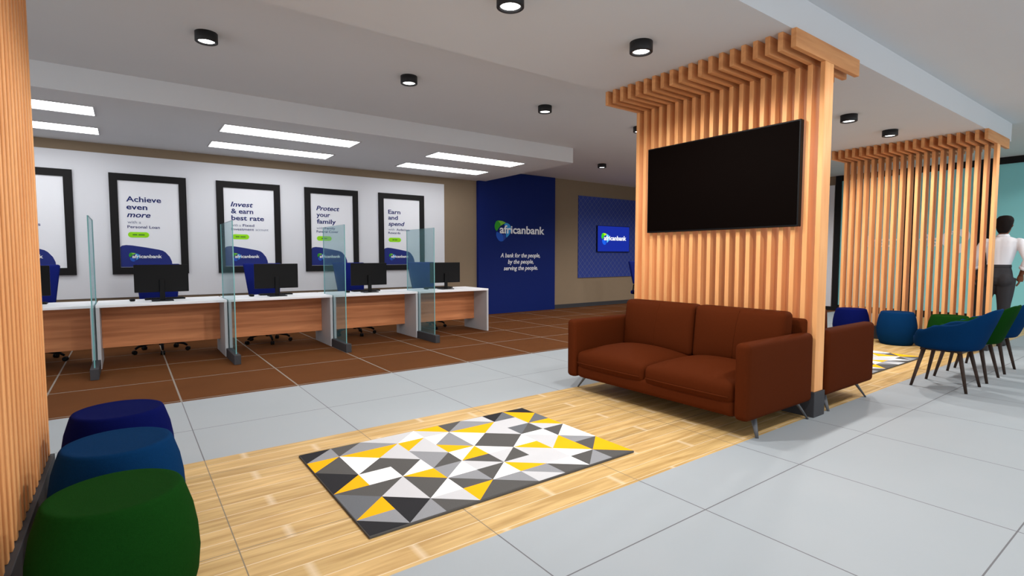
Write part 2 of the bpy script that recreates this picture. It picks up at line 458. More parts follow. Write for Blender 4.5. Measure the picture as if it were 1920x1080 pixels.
for key, P in POST.items():
    yw = YN-.015
    t = thing('wall_poster', P['lab'], 'poster', (P['cx'], yw, 1.03), 0, 'framed posters behind the desks')
    zb = 1.03
    b = bmesh.new(); fw = .102
    for a in ((-.488, .488, 1.405, 1.508), (-.488, .488, 0, .105), (-.488, -.386, .105, 1.405), (.386, .488, .105, 1.405)):
        box(b, a[0], a[1], -.03, 0, a[2], a[3])
    obj('poster_frame', b, M['frame'], t)
    b = bmesh.new(); box(b, -.386, .386, -.012, 0, .105, 1.405); obj('poster_sheet', b, M['sheet'], t)
    b = bmesh.new(); flat(b, [(x, z-zb) for x, z in CURVE], -.012, .002); obj('navy_swoosh', b, M['poster_navy'], t)
    for s, x0, x1, z, sh in P['head']:
        for w_, a_, b_ in words(s, x0, x1, .02, sh):
            b = bmesh.new(); text_at(b, w_, a_, b_, z-zb, .078, -.012, .022, sh, .002); obj('headline_lettering', b, M['text_navy'], t)
    for s, x0, x1, z, bo, tone in P['sub']:
        for w_, a_, b_ in words(s, x0, x1, bo, 0):
            b = bmesh.new(); text_at(b, w_, a_, b_, z-zb, .042, -.012, bo, 0, .002)
            obj('small_lettering', b, M['text_navy' if tone == 'n' else 'text_grey'], t)
    x0, x1, tw = P['btn']; zc = 1.628-zb; r = .042
    pl = [(x1-r+r*math.cos(a), zc+r*math.sin(a)) for a in [(-.5+k/10)*PI for k in range(11)]]+[(x0+r+r*math.cos(a), zc+r*math.sin(a)) for a in [(.5+k/10)*PI for k in range(11)]]
    b = bmesh.new(); flat(b, pl, -.012, .002); bt = obj('lime_button', b, M['lime'], t)
    if tw:
        b = bmesh.new(); mid = (x0+x1)/2
        for q0, q1 in ((-.5, -.12), (-.02, .5)): box(b, mid+q0*tw, mid+q1*tw, -.0155, -.0138, zc-.009, zc+.009)
        obj('button_text_line', b, M['dgreen'], bt)
    logo(t, -.283, 1.275-zb, .288, -.0145)

# ------------------------------------------------------------------ blue feature panel with the logo and slogan
t = thing('feature_panel', 'tall navy blue wall panel with bank logo and slogan', 'panel', (7.02, YN, 0))
obj('panel_board', bbox(-1.11, 1.11, -.08, 0, 0, 3.205, .003), M['bluebase'], t)
logo(t, 6.339-7.02, 1.827, 1, -.081)
for s, x0, x1, z in (('A bank for the people,', 6.50, 7.653, 1.277), ('by the people,', 6.707, 7.454, 1.132), ('serving the people.', 6.59, 7.581, .984)):
    b = bmesh.new(); text_at(b, s, x0-7.02, x1-7.02, z, .098, -.081, .012, .22, .003); obj('slogan_lettering', b, M['white'], t)

# ------------------------------------------------------------------ patterned panel and lit screen
bm = bbox(8.965, 11.9, YN-.02, YN, .75, 2.845, .003)
o = obj('wall_panel', bm, M['pattern']); tag(o, 'blue wall panel with a fine diamond pattern beside the slat column', 'panel')
t = thing('wall_screen', 'lit blue wall screen showing the bank logo, on the diamond pattern', 'screen', (10.225, YN-.02, 1.42))
obj('screen_bezel', bbox(-.622, .622, -.04, 0, 0, .69, .004), M['black'], t)
b = bmesh.new(); box(b, -.608, .606, -.043, -.04, .012, .678); obj('screen_display', b, M['screenblue'], t)
logo(t, -.475, .31, .66, -.0435, True, True)

# ------------------------------------------------------------------ slatted screens
N, PITCH, SW, Y0S = 20, .0969, .038, .40
def slat_screen(cx, label):
    t = thing('slat_screen', label, 'slat screen', (cx, 1.34, 0), 0, 'slatted timber screens across the wood floor')
    yo = -1.34
    obj('plinth', bbox(-.092, .092, .39+yo, 2.29+yo, 0, .205, .004), M['plinth'], t)
    b = bmesh.new()
    for i in range(N):
        y = Y0S+i*PITCH+yo; s = bbox(-.0735, .0735, y, y+SW, .205, 2.82, .004); add(b, s)
    obj('slat_panel', b, M['slat'], t)
    for i in range(N):
        y = Y0S+i*PITCH+yo; obj('ceiling_beam', bbox(-.548, .548, y, y+SW, 2.82, HS, .003), M['beam'], t)
    return t
slat_screen(4.155, 'wooden slat column between the sofas with a television hung on it')
slat_screen(-.808, 'wooden slat wall at left edge of the photo behind the three poufs')
slat_screen(9.24, 'farther wooden slat screen that the standing person is behind')

t = thing('wall_television', 'large black television mounted on the slat column above the brown sofa', 'television', (4.075, 1.31, 1.543))
obj('tv_casing', bbox(-.048, .004, -.765, .765, 0, .855, .005), M['black'], t)
b = bmesh.new(); box(b, -.051, -.048, -.752, .752, .014, .843); obj('tv_screen', b, M['tvblack'], t)

# ------------------------------------------------------------------ sofas
def make_sofa(label):
    t = thing('leather_sofa', label, 'sofa', (0, 0, 0), 0, 'brown two-seat sofas back to back')
    W = 1.87
    for s in (-1, 1):
        a = rbox(.115, .965, .555, .04, (2, 6, 5))
        obj('armrest', at(a, s*(W/2-.0575), .4825, .4125), M['leather'], t)
    # lower front rail with its own piping line
    a = rbox(W-.235, .86, .135, .045, (10, 4, 2)); obj('seat_base', at(a, 0, .45, .205), M['leather'], t)
    cw = (W-.24)/2
    for s in (-1, 1):
        def crown(p, cw=cw):
            u, v = abs(p[0])/(cw/2), abs(p[1])/.37
            k = (1-min(1, u)**2.6)*(1-min(1, v)**2.4)
            z = p[2]
            if z > 0: z += .085*k
            # pinch at the tier seam
            return (p[0], p[1]-(.012*(1-min(1, u)**4) if p[1] < 0 else 0), z)
        a = rbox(cw, .74, .155, .05, (10, 10, 3), 4, crown)
        c = obj('seat_cushion', at(a, s*cw/2, .385, .31), M['leather'], t)
        b = bmesh.new(); tube(b, [(s*cw/2-cw/2+.03+(cw-.06)*k/8, .004-.010*(1-abs(k/4-1)**4), .288) for k in range(9)], .004, 6)
        obj('stitch_line', b, M['seam'], c)
    bw = (W-.22)/2
    for s in (-1, 1):
        def puff(p, bw=bw):
            u, v = abs(p[0])/(bw/2), abs(p[2])/.235
            k = (1-min(1, u)**3)*(1-min(1, v)**3)
            return (p[0], p[1]-.035*k*(1 if p[1] < 0 else -.3)+.10*(p[2]+.235), p[2])
        a = rbox(bw-.008, .16, .48, .045, (10, 3, 8), 4, puff)
        c = obj('back_cushion', at(a, s*bw/2, .745, .62), M['leather'], t)
        b = bmesh.new()
        # a stitched seam running down the middle of the cushion front
        pts = []
        for k in range(11):
            z = -.20+.43*k/10; v = abs(z)/.235
            pts.append((s*bw/2+.03*(k/10), .745-.08-.035*(1-min(1, v)**3)+.10*(z+.235)-.001, .62+z))
        tube(b, pts, .0035, 6); obj('stitch_line', b, M['seam'], c)
    a = rbox(W-.10, .06, .66, .028, (6, 1, 5)); obj('back_frame', at(a, 0, .94, .47), M['leather'], t)
    for sx in (-1, 1):
        for y, dy in ((.21, -.06), (.86, .05)):
            b = bmesh.new()
            x = sx*(W/2-.085)
            tube(b, [(x-sx*.06, y-dy*1.1, .150), (x-sx*.045, y-dy*.8, .140), (x+sx*.018, y+dy*.1, .115), (x+sx*.078, y+dy, 0)], [.016, .024, .023, .011], 8, 0, .6)
            obj('leg', b, M['metal'], t)
    return t
sofa = make_sofa('brown leather two-seat sofa under the television, facing the geometric rug')
sofa.location = (3.09, 1.335, 0); sofa.rotation_euler = (0, 0, -PI/2)
dup(sofa, (5.275, 1.335, 0), PI/2, 'brown leather sofa behind the slat column, only its armrest showing')

# ------------------------------------------------------------------ poufs
def make_pouf(label, mat):
    b = bmesh.new()
    lathe(b, [(.165, 0), (.196, .006), (.222, .06), (.243, .14), (.250, .22), (.245, .30), (.232, .38), (.214, .44), (.205, .468), (.1985, .478), (.190, .4815)], 64, 0, True, False)
    lathe(b, [(.190, .4815), (.17, .478), (.10, .477), (.02, .477)], 64, 0, False, True)
    bmesh.ops.remove_doubles(b, verts=b.verts, dist=1e-5)
    o = obj('pouf', b, mat); tag(o, label, 'pouf', 'round felt poufs beside the slat walls'); return o
pf = make_pouf('green felt pouf nearest the camera in the front row of three', M['p_green']); pf.location = (-.417, .738, 0)
sw = lambda k: {M['p_green']: M[k]}
dup(pf, (-.416, 1.355, 0), .7, 'bright blue felt pouf between the green and navy ones at left', swap=sw('p_blue'))
dup(pf, (-.419, 1.968, 0), 1.3, 'navy felt pouf at left, behind the bright blue one', swap=sw('p_navy'))
dup(pf, (8.84, .738, 0), .3, 'green felt pouf in the far group, partly behind the tub chairs')
dup(pf, (8.84, 1.355, 0), .9, 'bright blue felt pouf in the far group against the slat screen', swap=sw('p_blue'))
dup(pf, (8.84, 1.968, 0), 1.7, 'navy felt pouf in the far group, beside the farther sofa', swap=sw('p_navy'))

# ------------------------------------------------------------------ rugs
RUG = {  # (column, row): (colour low, colour high)
(0,0):'KG',(0,1):'YS',(0,2):'SD',(0,3):'YK',(0,4):'KD',(0,5):'DY',(0,6):'GK!',
(1,0):'GK',(1,1):'KL',(1,2):'LD',(1,3):'WW',(1,4):'DW',(1,5):'WY',(1,6):'GD',
(2,0):'DL',(2,1):'WD',(2,2):'DY',(2,3):'WD',(2,4):'DL',(2,5):'LY',(2,6):'GL',
(3,0):'DY',(3,1):'DG',(3,2):'WG',(3,3):'DG!',(3,4):'GL!',(3,5):'LY!',(3,6):'WL',
(4,0):'DG',(4,1):'WD',(4,2):'LD',(4,3):'YW',(4,4):'YG',(4,5):'GW',(4,6):'LY',
(5,0):'LG!',(5,1):'YL',(5,2):'DL',(5,3):'WD',(5,4):'DW',(5,5):'WY',(5,6):'GD',
(6,0):'DW',(6,1):'LL',(6,2):'LY',(6,3):'WD',(6,4):'DL',(6,5):'LY',(6,6):'GL',
(7,0):'GD',(7,1):'WY',(7,2):'YL',(7,3):'LW',(7,4):'DS',(7,5):'LL',(7,6):'SK',
(8,0):'DY',(8,1):'YD',(8,2):'GW',(8,3):'WD',(8,4):'LY',(8,5):'SY',(8,6):'YK'}
KEYS = 'KDSGLWY'
def make_rug(label):
    W, D, H = 1.81, 1.22, .014
    b = bmesh.new(); vs = {}
    def V(i, j):
        if (i, j) not in vs: vs[(i, j)] = b.verts.new((-W/2+W*i/9, -D/2+D*j/7, H))
        return vs[(i, j)]
    for (i, j), s in RUG.items():
        odd = (i+j) % 2 == 1
        if s.endswith('!'): odd = not odd
        if odd: A, B = ((i,j),(i+1,j),(i+1,j+1)), ((i,j),(i+1,j+1),(i,j+1))
        else: A, B = ((i,j),(i+1,j),(i,j+1)), ((i+1,j),(i+1,j+1),(i,j+1))
        for tri, c in ((A, s[0]), (B, s[1])): b.faces.new([V(*q) for q in tri]).material_index = KEYS.index(c)
    t = thing('area_rug', label, 'rug', (0, 0, 0), 0, 'geometric triangle rugs')
    obj('rug_pile', b, [M['r_'+c] for c in KEYS], t)
    b = bmesh.new(); e = .004
    box(b, -W/2-e, W/2+e, -D/2-e, D/2+e, 0, H-.0012); bevel(b, .003, 2)
    obj('rug_binding', b, M['r_D'], t)
    return t
rug = make_rug('grey, white and yellow triangle-patterned rug in front of the sofa')
rug.location = (1.4085, 1.3585, 0)
dup(rug, (6.93, 1.3585, 0), 0, 'second triangle-patterned rug, beyond the sofas near the tub chairs')

# ------------------------------------------------------------------ tub chairs
def make_tub(label, mat):
    t = thing('tub_chair', label, 'chair', (0, 0, 0), 0, 'tub chairs with dark wooden legs')
    seg = 56
    def ss(a, b, x): u = max(0, min(1, (x-a)/(b-a))); return u*u*(3-2*u)
    def ringpt(k, f, zoff, lean):
        th = 2*PI*k/seg                      # 0 = front (+y), pi = back
        c, s = math.cos(th), math.sin(th)
        e = 2/2.7
        x = .285*f*math.copysign(abs(s)**e, s); y = .255*f*math.copysign(abs(c)**e, c)
        y -= lean*ss(.2, -1, c) if False else lean*max(0, -c)
        return x, y
    def rim(k):
        a = abs(((2*PI*k/seg)+PI) % (2*PI)-PI)   # 0 front .. pi back
        d = math.degrees(a)
        return .505+.075*ss(28, 50, d)+.06*ss(62, 95, d)+.165*ss(95, 165, d)
    rows = []
    for f, kind in ((.03, 'b'), (.6, 'b'), (.82, 'b'), (.93, 'c'), (.99, 'd'), (1.0, 'e'), (1.0, 'm'), (.985, 't0'), (.94, 't'), (.88, 't1'), (.82, 'i'), (.80, 's'), (.6, 'p'), (.03, 'p')):
        r = []
        for k in range(seg):
            h = rim(k); th = 2*PI*k/seg; back = max(0, -math.cos(th))
            z = {'b': .392, 'c': .402, 'd': .428, 'e': .462, 'm': .47+(h-.47)*.6, 't0': h-.014, 't': h, 't1': h-.012, 'i': .47+(h-.47)*.4, 's': .468, 'p': .476}[kind]
            lean = .13*max(0, (z-.43))/.36
            x, y = ringpt(k, f, 0, lean)
            y -= .02*back*(1 if kind not in 'bp' else 0)
            r.append((x, y, z))
        rows.append(r)
    b = bmesh.new(); vv = [[b.verts.new(p) for p in r] for r in rows]
    for a, c in zip(vv, vv[1:]):
        for k in range(seg): b.faces.new((a[k], a[(k+1) % seg], c[(k+1) % seg], c[k])).smooth = True
    b.faces.new(vv[0][::-1]); b.faces.new(vv[-1])
    obj('tub_shell', b, mat, t)
    b = bmesh.new()
    box(b, -.19, .19, -.165, -.125, .368, .392); box(b, -.19, .19, .125, .165, .368, .392)
    box(b, -.17, -.13, -.125, .125, .370, .391); box(b, .13, .17, -.125, .125, .370, .391)
    obj('under_frame', b, M['dwood'], t)
    for sx in (-1, 1):
        for sy in (-1, 1):
            b = bmesh.new(); tube(b, [(sx*.165, sy*.14, .385), (sx*.225, sy*.218, 0)], [.020, .0125], 10); obj('leg', b, M['dwood'], t)
    return t
tub = make_tub('nearest blue tub chair, first of the row, on dark wooden legs', M['p_blue']); tub.location = (6.235, .105, 0)
dup(tub, (6.925, .10, 0), 0, 'dark green tub chair between the two blue tub chairs', swap={M['p_blue']: M['p_green']})
dup(tub, (7.64, .10, 0), 0, 'farthest blue tub chair, at the right edge of the photo')

# ------------------------------------------------------------------ desks
DX = [-1.342, .008, 1.358, 2.708, 4.058]
DL = ['first desk at left, mostly hidden by the slat wall', 'second desk from left, below the Achieve poster', 'middle desk of the row, below the Invest poster',
      'fourth desk from left, below the Protect poster', 'last desk of the row, nearest the blue logo panel']
def make_desk(label):
    t = thing('service_desk', label, 'desk', (0, 0, 0), 0, 'white desks with wood fronts')
    obj('desk_top', bbox(-.668, .668, 0, .78, .71, .742, .004), M['desk_white'], t)
    for s in (-1, 1):
        x = s*.650
        obj('side_panel', bbox(x-.0175, x+.0175, 0, .76, 0, .71, .003), M['desk_grey'], t)
    obj('front_panel', bbox(-.632, .632, .42, .45, .185, .71, .002), M['desk_wood'], t)
    return t
desk = make_desk('white desk with wood front, '+DL[0]); desk.location = (DX[0], 6.1, 0)
for x, l in zip(DX[1:], DL[1:]): dup(desk, (x, 6.1, 0), 0, 'white desk with wood front, '+l)

def make_divider(label):
    t = thing('glass_divider', label, 'glass divider', (0, 0, 0), 0, 'tinted glass dividers between desks')
    obj('divider_base', bbox(-.037, .037, 0, .62, 0, .115, .004), M['plinth'], t)
    b = bmesh.new(); box(b, -.006, .006, .09, 1.04, .09, 1.73)
    for f in b.faces:
        if abs(f.normal.x) < .5: pass
    bm_i = {}
    p = obj('glass_pane', b, [M['glass'], M['glass_edge']], t)
    for f in p.data.polygons: f.material_index = 0 if abs(f.normal.x) > .5 else 1
    return t
dv = make_divider('tinted glass divider left of the second desk, seen almost edge on'); dv.location = (-.667, 5.46, 0)
for x, l in ((.683, 'pale glass divider between the Achieve and Invest poster desks'), (2.033, 'teal tinted glass divider between the Invest and Protect poster desks'), (3.383, 'teal tinted glass divider left of the last desk')):
    dup(dv, (x, 5.46, 0), 0, l)

def make_monitor(label):
    t = thing('computer_monitor', label, 'monitor', (0, 0, 0), 0, 'black monitors on the desks')
    obj('screen_housing', bbox(-.287, .287, -.014, .014, .11, .455, .006, 2), M['black'], t)
    b = bmesh.new(); box(b, -.275, .275, .014, .016, .125, .442); obj('display', b, M['tvblack'], t)
    b = bmesh.new(); box(b, -.028, .028, -.04, -.014, .008, .27); bevel(b, .006); 
    obj('stand_neck', b, M['black'], t)
    obj('stand_base', bbox(-.115, .115, -.11, .08, 0, .012, .004), M['black'], t)
    return t
def make_keyboard(label):
    t = thing('keyboard', label, 'keyboard', (0, 0, 0), 0, 'keyboards on the desks')
    obj('keyboard_case', bbox(-.22, .22, -.07, .07, 0, .018, .004), M['black'], t)
    b = bmesh.new()
    for r in range(5):
        for c in range(15): box(b, -.205+c*.0275, -.182+c*.0275, -.058+r*.024, -.038+r*.024, .018, .023)
    obj('keys', b, M['frame'], t); return t
def make_mouse(label):
    a = rbox(.06, .10, .034, .016, (3, 4, 1), 3, lambda p: (p[0]*(1-.15*abs(p[1])/.05), p[1], p[2]*(1-.3*(p[1]/.05)**2) if p[2] > 0 else p[2]))
    o = obj('computer_mouse', at(a, 0, 0, .017), M['black']); tag(o, label, 'mouse', 'mice on the desks'); return o
WH = ['first desk at left, behind the slat wall', 'desk below the Achieve poster', 'desk below the Invest poster', 'desk below the Protect poster', 'last desk near the blue logo panel']
for i, x in enumerate(DX):
    if i == 0:
        mon = make_monitor('black monitor on the '+WH[0]); mon.location = (x-.01, 6.42, .742)
        kb = make_keyboard('black keyboard on the '+WH[0]); kb.location = (x, 6.68, .742)
        ms = make_mouse('black mouse on the '+WH[0]); ms.location = (x-.32, 6.55, .742)
    else:
        dup(mon, (x-.01, 6.42, .742), 0, 'black monitor on the '+WH[i]); dup(kb, (x+.03, 6.68, .742), 0, 'black keyboard on the '+WH[i])
        dup(ms, (x-.32, 6.52, .742), .1, 'black mouse on the '+WH[i])

# ------------------------------------------------------------------ office chairs
def make_office(label):
    t = thing('office_chair', label, 'office chair', (0, 0, 0), 0, 'navy office chairs behind the desks')
    def taper(p):
        k = (p[2]+.26)/.52
        return (p[0]*(.80+.22*k), p[1]+.10*k+.10*(p[0]/.27)**2*-.35, p[2])
    a = rbox(.54, .07, .52, .03, (8, 1, 8), 3, taper); obj('backrest', at(a, 0, .18, .935), M['c_navy'], t)
    a = rbox(.50, .48, .09, .035, (5, 5, 1), 3); obj('seat', at(a, 0, -.02, .49), M['c_navy'], t)
    b = bmesh.new(); tube(b, [(0, .16, .43), (0, .25, .52), (0, .27, .72)], [.03, .03, .025], 8, 0, .5); obj('back_bracket', b, M['black'], t)
    for s in (-1, 1):
        b = bmesh.new(); tube(b, [(s*.26, .10, .46), (s*.29, .10, .52), (s*.29, .08, .66), (s*.28, -.10, .67)], [.014]*4, 8); obj('armrest', b, M['black'], t)
    b = bmesh.new(); lathe(b, [(.03, .09), (.03, .26), (.02, .26), (.02, .44)], 14); obj('gas_lift', b, M['black'], t)
    b = bmesh.new()
    for k in range(5):
        a = -PI/2+k*2*PI/5; c, s = math.cos(a), math.sin(a)
        tube(b, [(.02*c, .02*s, .135), (.16*c, .16*s, .125), (.27*c, .27*s, .10), (.31*c, .31*s, .07)], [.026, .02, .017, .014], 8)
    obj('star_base', b, M['black'], t)
    for k in range(5):
        a = -PI/2+k*2*PI/5; c, s = math.cos(a), math.sin(a); b = bmesh.new()
        for d in (-.014, .014):
            pr = [(.018, -.011), (.028, -.008), (.028, .008), (.018, .011)]
            w = bmesh.new(); lathe(w, pr, 16)
            bmesh.ops.transform(w, matrix=Matrix.Translation((.318*c-s*d, .318*s+c*d, .028)) @ Matrix.Rotation(a, 4, 'Z') @ Matrix.Rotation(PI/2, 4, 'X'), verts=w.verts)
            add(b, w)
        obj('caster', b, M['black'], t)
    return t
oc = make_office('navy office chair behind the first desk, beside the slat wall'); oc.location = (DX[0]+.03, 7.08, 0)
for i, x in enumerate(DX[1:], 1): dup(oc, (x-.015, 7.08, 0), 0, 'navy office chair behind the '+WH[i])
dup(oc, (9.12, 6.30, 0), 0, 'navy office chair almost hidden by the television column, before the pattern panel')

# ------------------------------------------------------------------ ceiling lights
def make_down(label):
    t = thing('downlight', label, 'downlight', (0, 0, 0), 0, 'round black surface downlights')
    b = bmesh.new(); lathe(b, [(.0, 0), (.088, 0), (.088, -.075), (.084, -.078), (.068, -.078), (.064, -.062)], 40, 0, False, False)
    obj('lamp_housing', b, M['lampblack'], t)
    b = bmesh.new(); lathe(b, [(.064, -.058), (.064, -.064)], 32); obj('lamp_lens', b, M['lamp'], t)
    return t
DOWN = [((1.67, 1.25, HS), 'black downlight cut by top edge of the photo'), ((2.925, 1.25, HS), 'black downlight beside the timber beams of the television column'),
  ((6.55, 1.20, HS), 'black downlight just right of the television column'), ((7.81, 1.20, HS), 'black downlight in front of the farther slat screen'),
  ((.265, 3.75, HC), 'black downlight at upper left, nearest the left slat wall'), ((2.14, 3.73, HC), 'black downlight in middle of the ceiling, above the Protect poster'),
  ((4.02, 3.73, HC), 'black downlight above the blue logo panel'), ((5.83, 3.73, HC), 'black downlight half hidden by left edge of the slat column'),
  ((7.67, 6.27, HC), 'smallest farthest black downlight, near the diamond panel')]
dl = None
for p, lab in DOWN:
    if dl is None: dl = make_down(lab); dl.location = p
    else: dup(dl, p, 0, lab)
def spot(p, e, size=100, blend=.6, rad=.06, col=(1, .965, .92)):
    d = bpy.data.lights.new('downlight_and_fill_beam', 'SPOT'); d.energy = e; d.spot_size = math.radians(size); d.spot_blend = blend; d.shadow_soft_size = rad; d.color = col
    o = bpy.data.objects.new('downlight_and_fill_beam', d); C.objects.link(o); o.location = (p[0], p[1], p[2]-.085); return o

def make_strip(label):
    t = thing('ceiling_strip_light', label, 'ceiling light', (0, 0, 0), 0, 'recessed strip lights over the desks')
    b = bmesh.new()
    for a in ((-.885, .885, -.245, -.225), (-.885, .885, .225, .245), (-.885, -.865, -.225, .225), (.865, .885, -.225, .225)): box(b, a[0], a[1], a[2], a[3], -.010, 0)
    obj('light_frame', b, M['desk_grey'], t)
    b = bmesh.new(); box(b, -.865, .865, -.225, .225, -.006, -.001); obj('diffuser', b, M['tube'], t)
    return t
ST = [(-1.46, 6.21, 'front strip light at left, cut off by the slat wall'), (-1.46, 7.40, 'rear strip light at left, cut off by the slat wall'), (1.565, 6.21, 'front strip light of the middle pair over the desks'),
      (1.565, 7.40, 'rear strip light of the middle pair over the desks'), (4.56, 6.20, 'front strip light of the right pair, nearest the bulkhead end'), (4.56, 7.36, 'rear strip light of the right pair, nearest the poster wall')]
st = None
for x, y, lab in ST:
    if st is None: st = make_strip(lab); st.location = (x, y, HB)
    else: dup(st, (x, y, HB), 0, lab)

# ------------------------------------------------------------------ lettering on the teal glass (reads from outside, mirrored from in here)
t = thing('glass_lettering', 'white bank logo lettering on the teal glass, seen reversed through the slats', 'lettering', (XE-.002, 2.62, 1.52))
b = bmesh.new(); text_at(b, 'africanbank', 0, 1.43, 0, .25, 0, .02, 0, .003)
bmesh.ops.transform(b, matrix=Matrix.Translation((0, -.50, 0)) @ Matrix.Rotation(PI/2, 4, 'Z'), verts=b.verts)
obj('word_lettering', b, M['white'], t)
b = bmesh.new()
def ring_poly(p, y0, k):
    return [(y0+(x-6.565)*k, (z-1.875)*k) for x, z in p]
for p in (GREEN, BLUE, LIGHT): flat(b, smooth_poly(ring_poly(p, 0, 1.05), 1), 0, .003)
bmesh.ops.transform(b, matrix=Matrix.Translation((0, -.78, .09)) @ Matrix.Rotation(PI/2, 4, 'Z'), verts=b.verts)
obj('emblem', b, M['white'], t)

# ------------------------------------------------------------------ the standing person (back to us, facing the glass)
def remesh(o, vox, smooth=6):
    m = o.modifiers.new('remesh', 'REMESH'); m.mode = 'VOXEL'; m.voxel_size = vox; m.use_smooth_shade = True
    s = o.modifiers.new('smooth', 'SMOOTH'); s.factor = .5; s.iterations = smooth
    dg = bpy.context.evaluated_depsgraph_get(); me = bpy.data.meshes.new_from_object(o.evaluated_get(dg))
    old = o.data; o.modifiers.clear(); o.data = me; bpy.data.meshes.remove(old)
    for p in me.polygons: p.use_smooth = True

pt = thing('person', 'person in white shirt and dark trousers standing with back to us', 'person', (9.86, .46, 0), 0)
SH_R, EL_R, WR_R = (-.01, -.215, 1.515), (-.035, -.315, 1.255), (.05, -.235, 1.035)
SH_L, EL_L, WR_L = (-.01, .155, 1.515), (-.03, .275, 1.255), (.05, .285, 1.035)
HP_R, KN_R, AN_R = (0, -.085, .97), (.015, -.075, .53), (-.01, -.068, .09)
HP_L, KN_L, AN_L = (0, .10, .97), (.015, .165, .53), (-.01, .215, .09)
def L(a, b, t): return tuple(a[i]+(b[i]-a[i])*t for i in range(3))
# body: trunk, neck, head, limbs and hands in one continuous surface
b = bmesh.new()
loft(b, [(0, .01, .88, .05, .07), (-.01, .01, .93, .085, .135), (-.015, .01, 1.0, .10, .145), (-.005, .0, 1.10, .09, .125), (0, -.01, 1.2, .09, .118), (.005, -.02, 1.32, .105, .14), (.0, -.03, 1.44, .105, .165), (-.01, -.03, 1.51, .082, .150), (-.01, -.03, 1.55, .06, .10), (-.005, -.032, 1.59, .05, .056), (.0, -.035, 1.66, .047, .05)], 28)
loft(b, [(.0, -.038, 1.625, .045, .045), (.015, -.038, 1.645, .075, .058), (.012, -.04, 1.69, .095, .072), (.004, -.042, 1.745, .101, .078), (-.002, -.042, 1.80, .099, .078), (-.006, -.042, 1.845, .082, .066), (-.008, -.042, 1.872, .045, .04), (-.008, -.042, 1.878, .01, .01)], 28)
tube(b, [(.098, -.04, 1.765), (.112, -.04, 1.735), (.122, -.04, 1.718), (.10, -.04, 1.708)], [.008, .012, .016, .012], 10)      # nose
for s in (-1, 1): tube(b, [(-.003, -.042+s*.076, 1.765), (-.010, -.042+s*.086, 1.745), (-.002, -.042+s*.081, 1.712)], [.010, .016, .009], 10, 0, .6)   # ears
for S_, E_, W_, s in ((SH_R, EL_R, WR_R, -1), (SH_L, EL_L, WR_L, 1)):
    tube(b, [(S_[0], S_[1]*.9, S_[2]-.015), L(S_, E_, .3), L(S_, E_, .75), E_, L(E_, W_, .3), L(E_, W_, .7), W_], [.036, .046, .043, .039, .040, .032, .026], 16)
    d = (Vector(W_)-Vector(E_)).normalized(); d = (d+Vector((0, 0, -1.2))).normalized()
    w = Vector(W_); fwd = Vector((1, 0, 0)); fwd = (fwd-d*fwd.dot(d)).normalized()
    tube(b, [w-d*.01, w+d*.03, w+d*.07, w+d*.095], [.026, .036, .042, .036], 14, 0, .45)
    side = fwd
    for q, (off, ln) in enumerate(((-.031, .075), (-.0105, .085), (.0105, .080), (.031, .062))):
        base = w+d*.088+side*(-off)
        curl = Vector((0, -s, 0))*.02
        tube(b, [base, base+d*ln*.45+curl*.25, base+d*ln*.8+curl*.8, base+d*ln+curl*1.3], [.0098, .0095, .0088, .0075], 8)
    th = w+d*.03+side*.028
    tube(b, [w+d*.02+side*.015, th+side*.016+d*.015, th+side*.026+d*.042, th+side*.024+d*.066], [.014, .0125, .011, .009], 8)
for H_, K_, A_ in ((HP_R, KN_R, AN_R), (HP_L, KN_L, AN_L)):
    tube(b, [L(H_, K_, -.08), L(H_, K_, .3), L(H_, K_, .8), K_, L(K_, A_, .3), L(K_, A_, .75), A_], [.074, .076, .058, .052, .052, .038, .034], 18)
    tube(b, [(A_[0]-.05, A_[1], .05), (A_[0], A_[1], .06), (A_[0]+.10, A_[1], .045), (A_[0]+.17, A_[1], .035)], [.035, .038, .034, .022], 12)
body = obj('body', b, M['skin'], pt); remesh(body, .0075, 4)
# face details
b = bmesh.new()
for s in (-1, 1):
    w = bmesh.new(); bmesh.ops.create_uvsphere(w, u_segments=16, v_segments=10, radius=.0125); add(b, at(w, .0815, -.04+s*.031, 1.757))
eyes = obj('eyes', b, M['eye'], body)
b = bmesh.new()
for s in (-1, 1):
    w = bmesh.new(); bmesh.ops.create_uvsphere(w, u_segments=12, v_segments=8, radius=.0062); add(b, at(w, .0895, -.04+s*.031, 1.757))
obj('irises', b, M['hair'], eyes)
b = bmesh.new()
for s in (-1, 1): tube(b, [(.093, -.04+s*.015, 1.778), (.092, -.04+s*.032, 1.784), (.082, -.04+s*.050, 1.777)], [.004, .005, .003], 8)
obj('eyebrows', b, M['hair'], body)
b = bmesh.new(); tube(b, [(.086, -.063, 1.678), (.099, -.04, 1.676), (.086, -.017, 1.678)], [.004, .009, .004], 8); obj('lips', b, M['lips'], body)
# short hair cap: full at the crown and back, close at the nape
b = bmesh.new()
loft(b, [(-.060, -.038, 1.635, .036, .050), (-.052, -.04, 1.675, .058, .072), (-.038, -.042, 1.72, .080, .086), (-.026, -.044, 1.765, .094, .094), (-.012, -.046, 1.815, .106, .097), (-.008, -.046, 1.85, .096, .088), (-.010, -.046, 1.878, .066, .062), (-.010, -.046, 1.888, .02, .02)], 28)
hair = obj('hair', b, M['hair'], pt); remesh(hair, .008, 3)
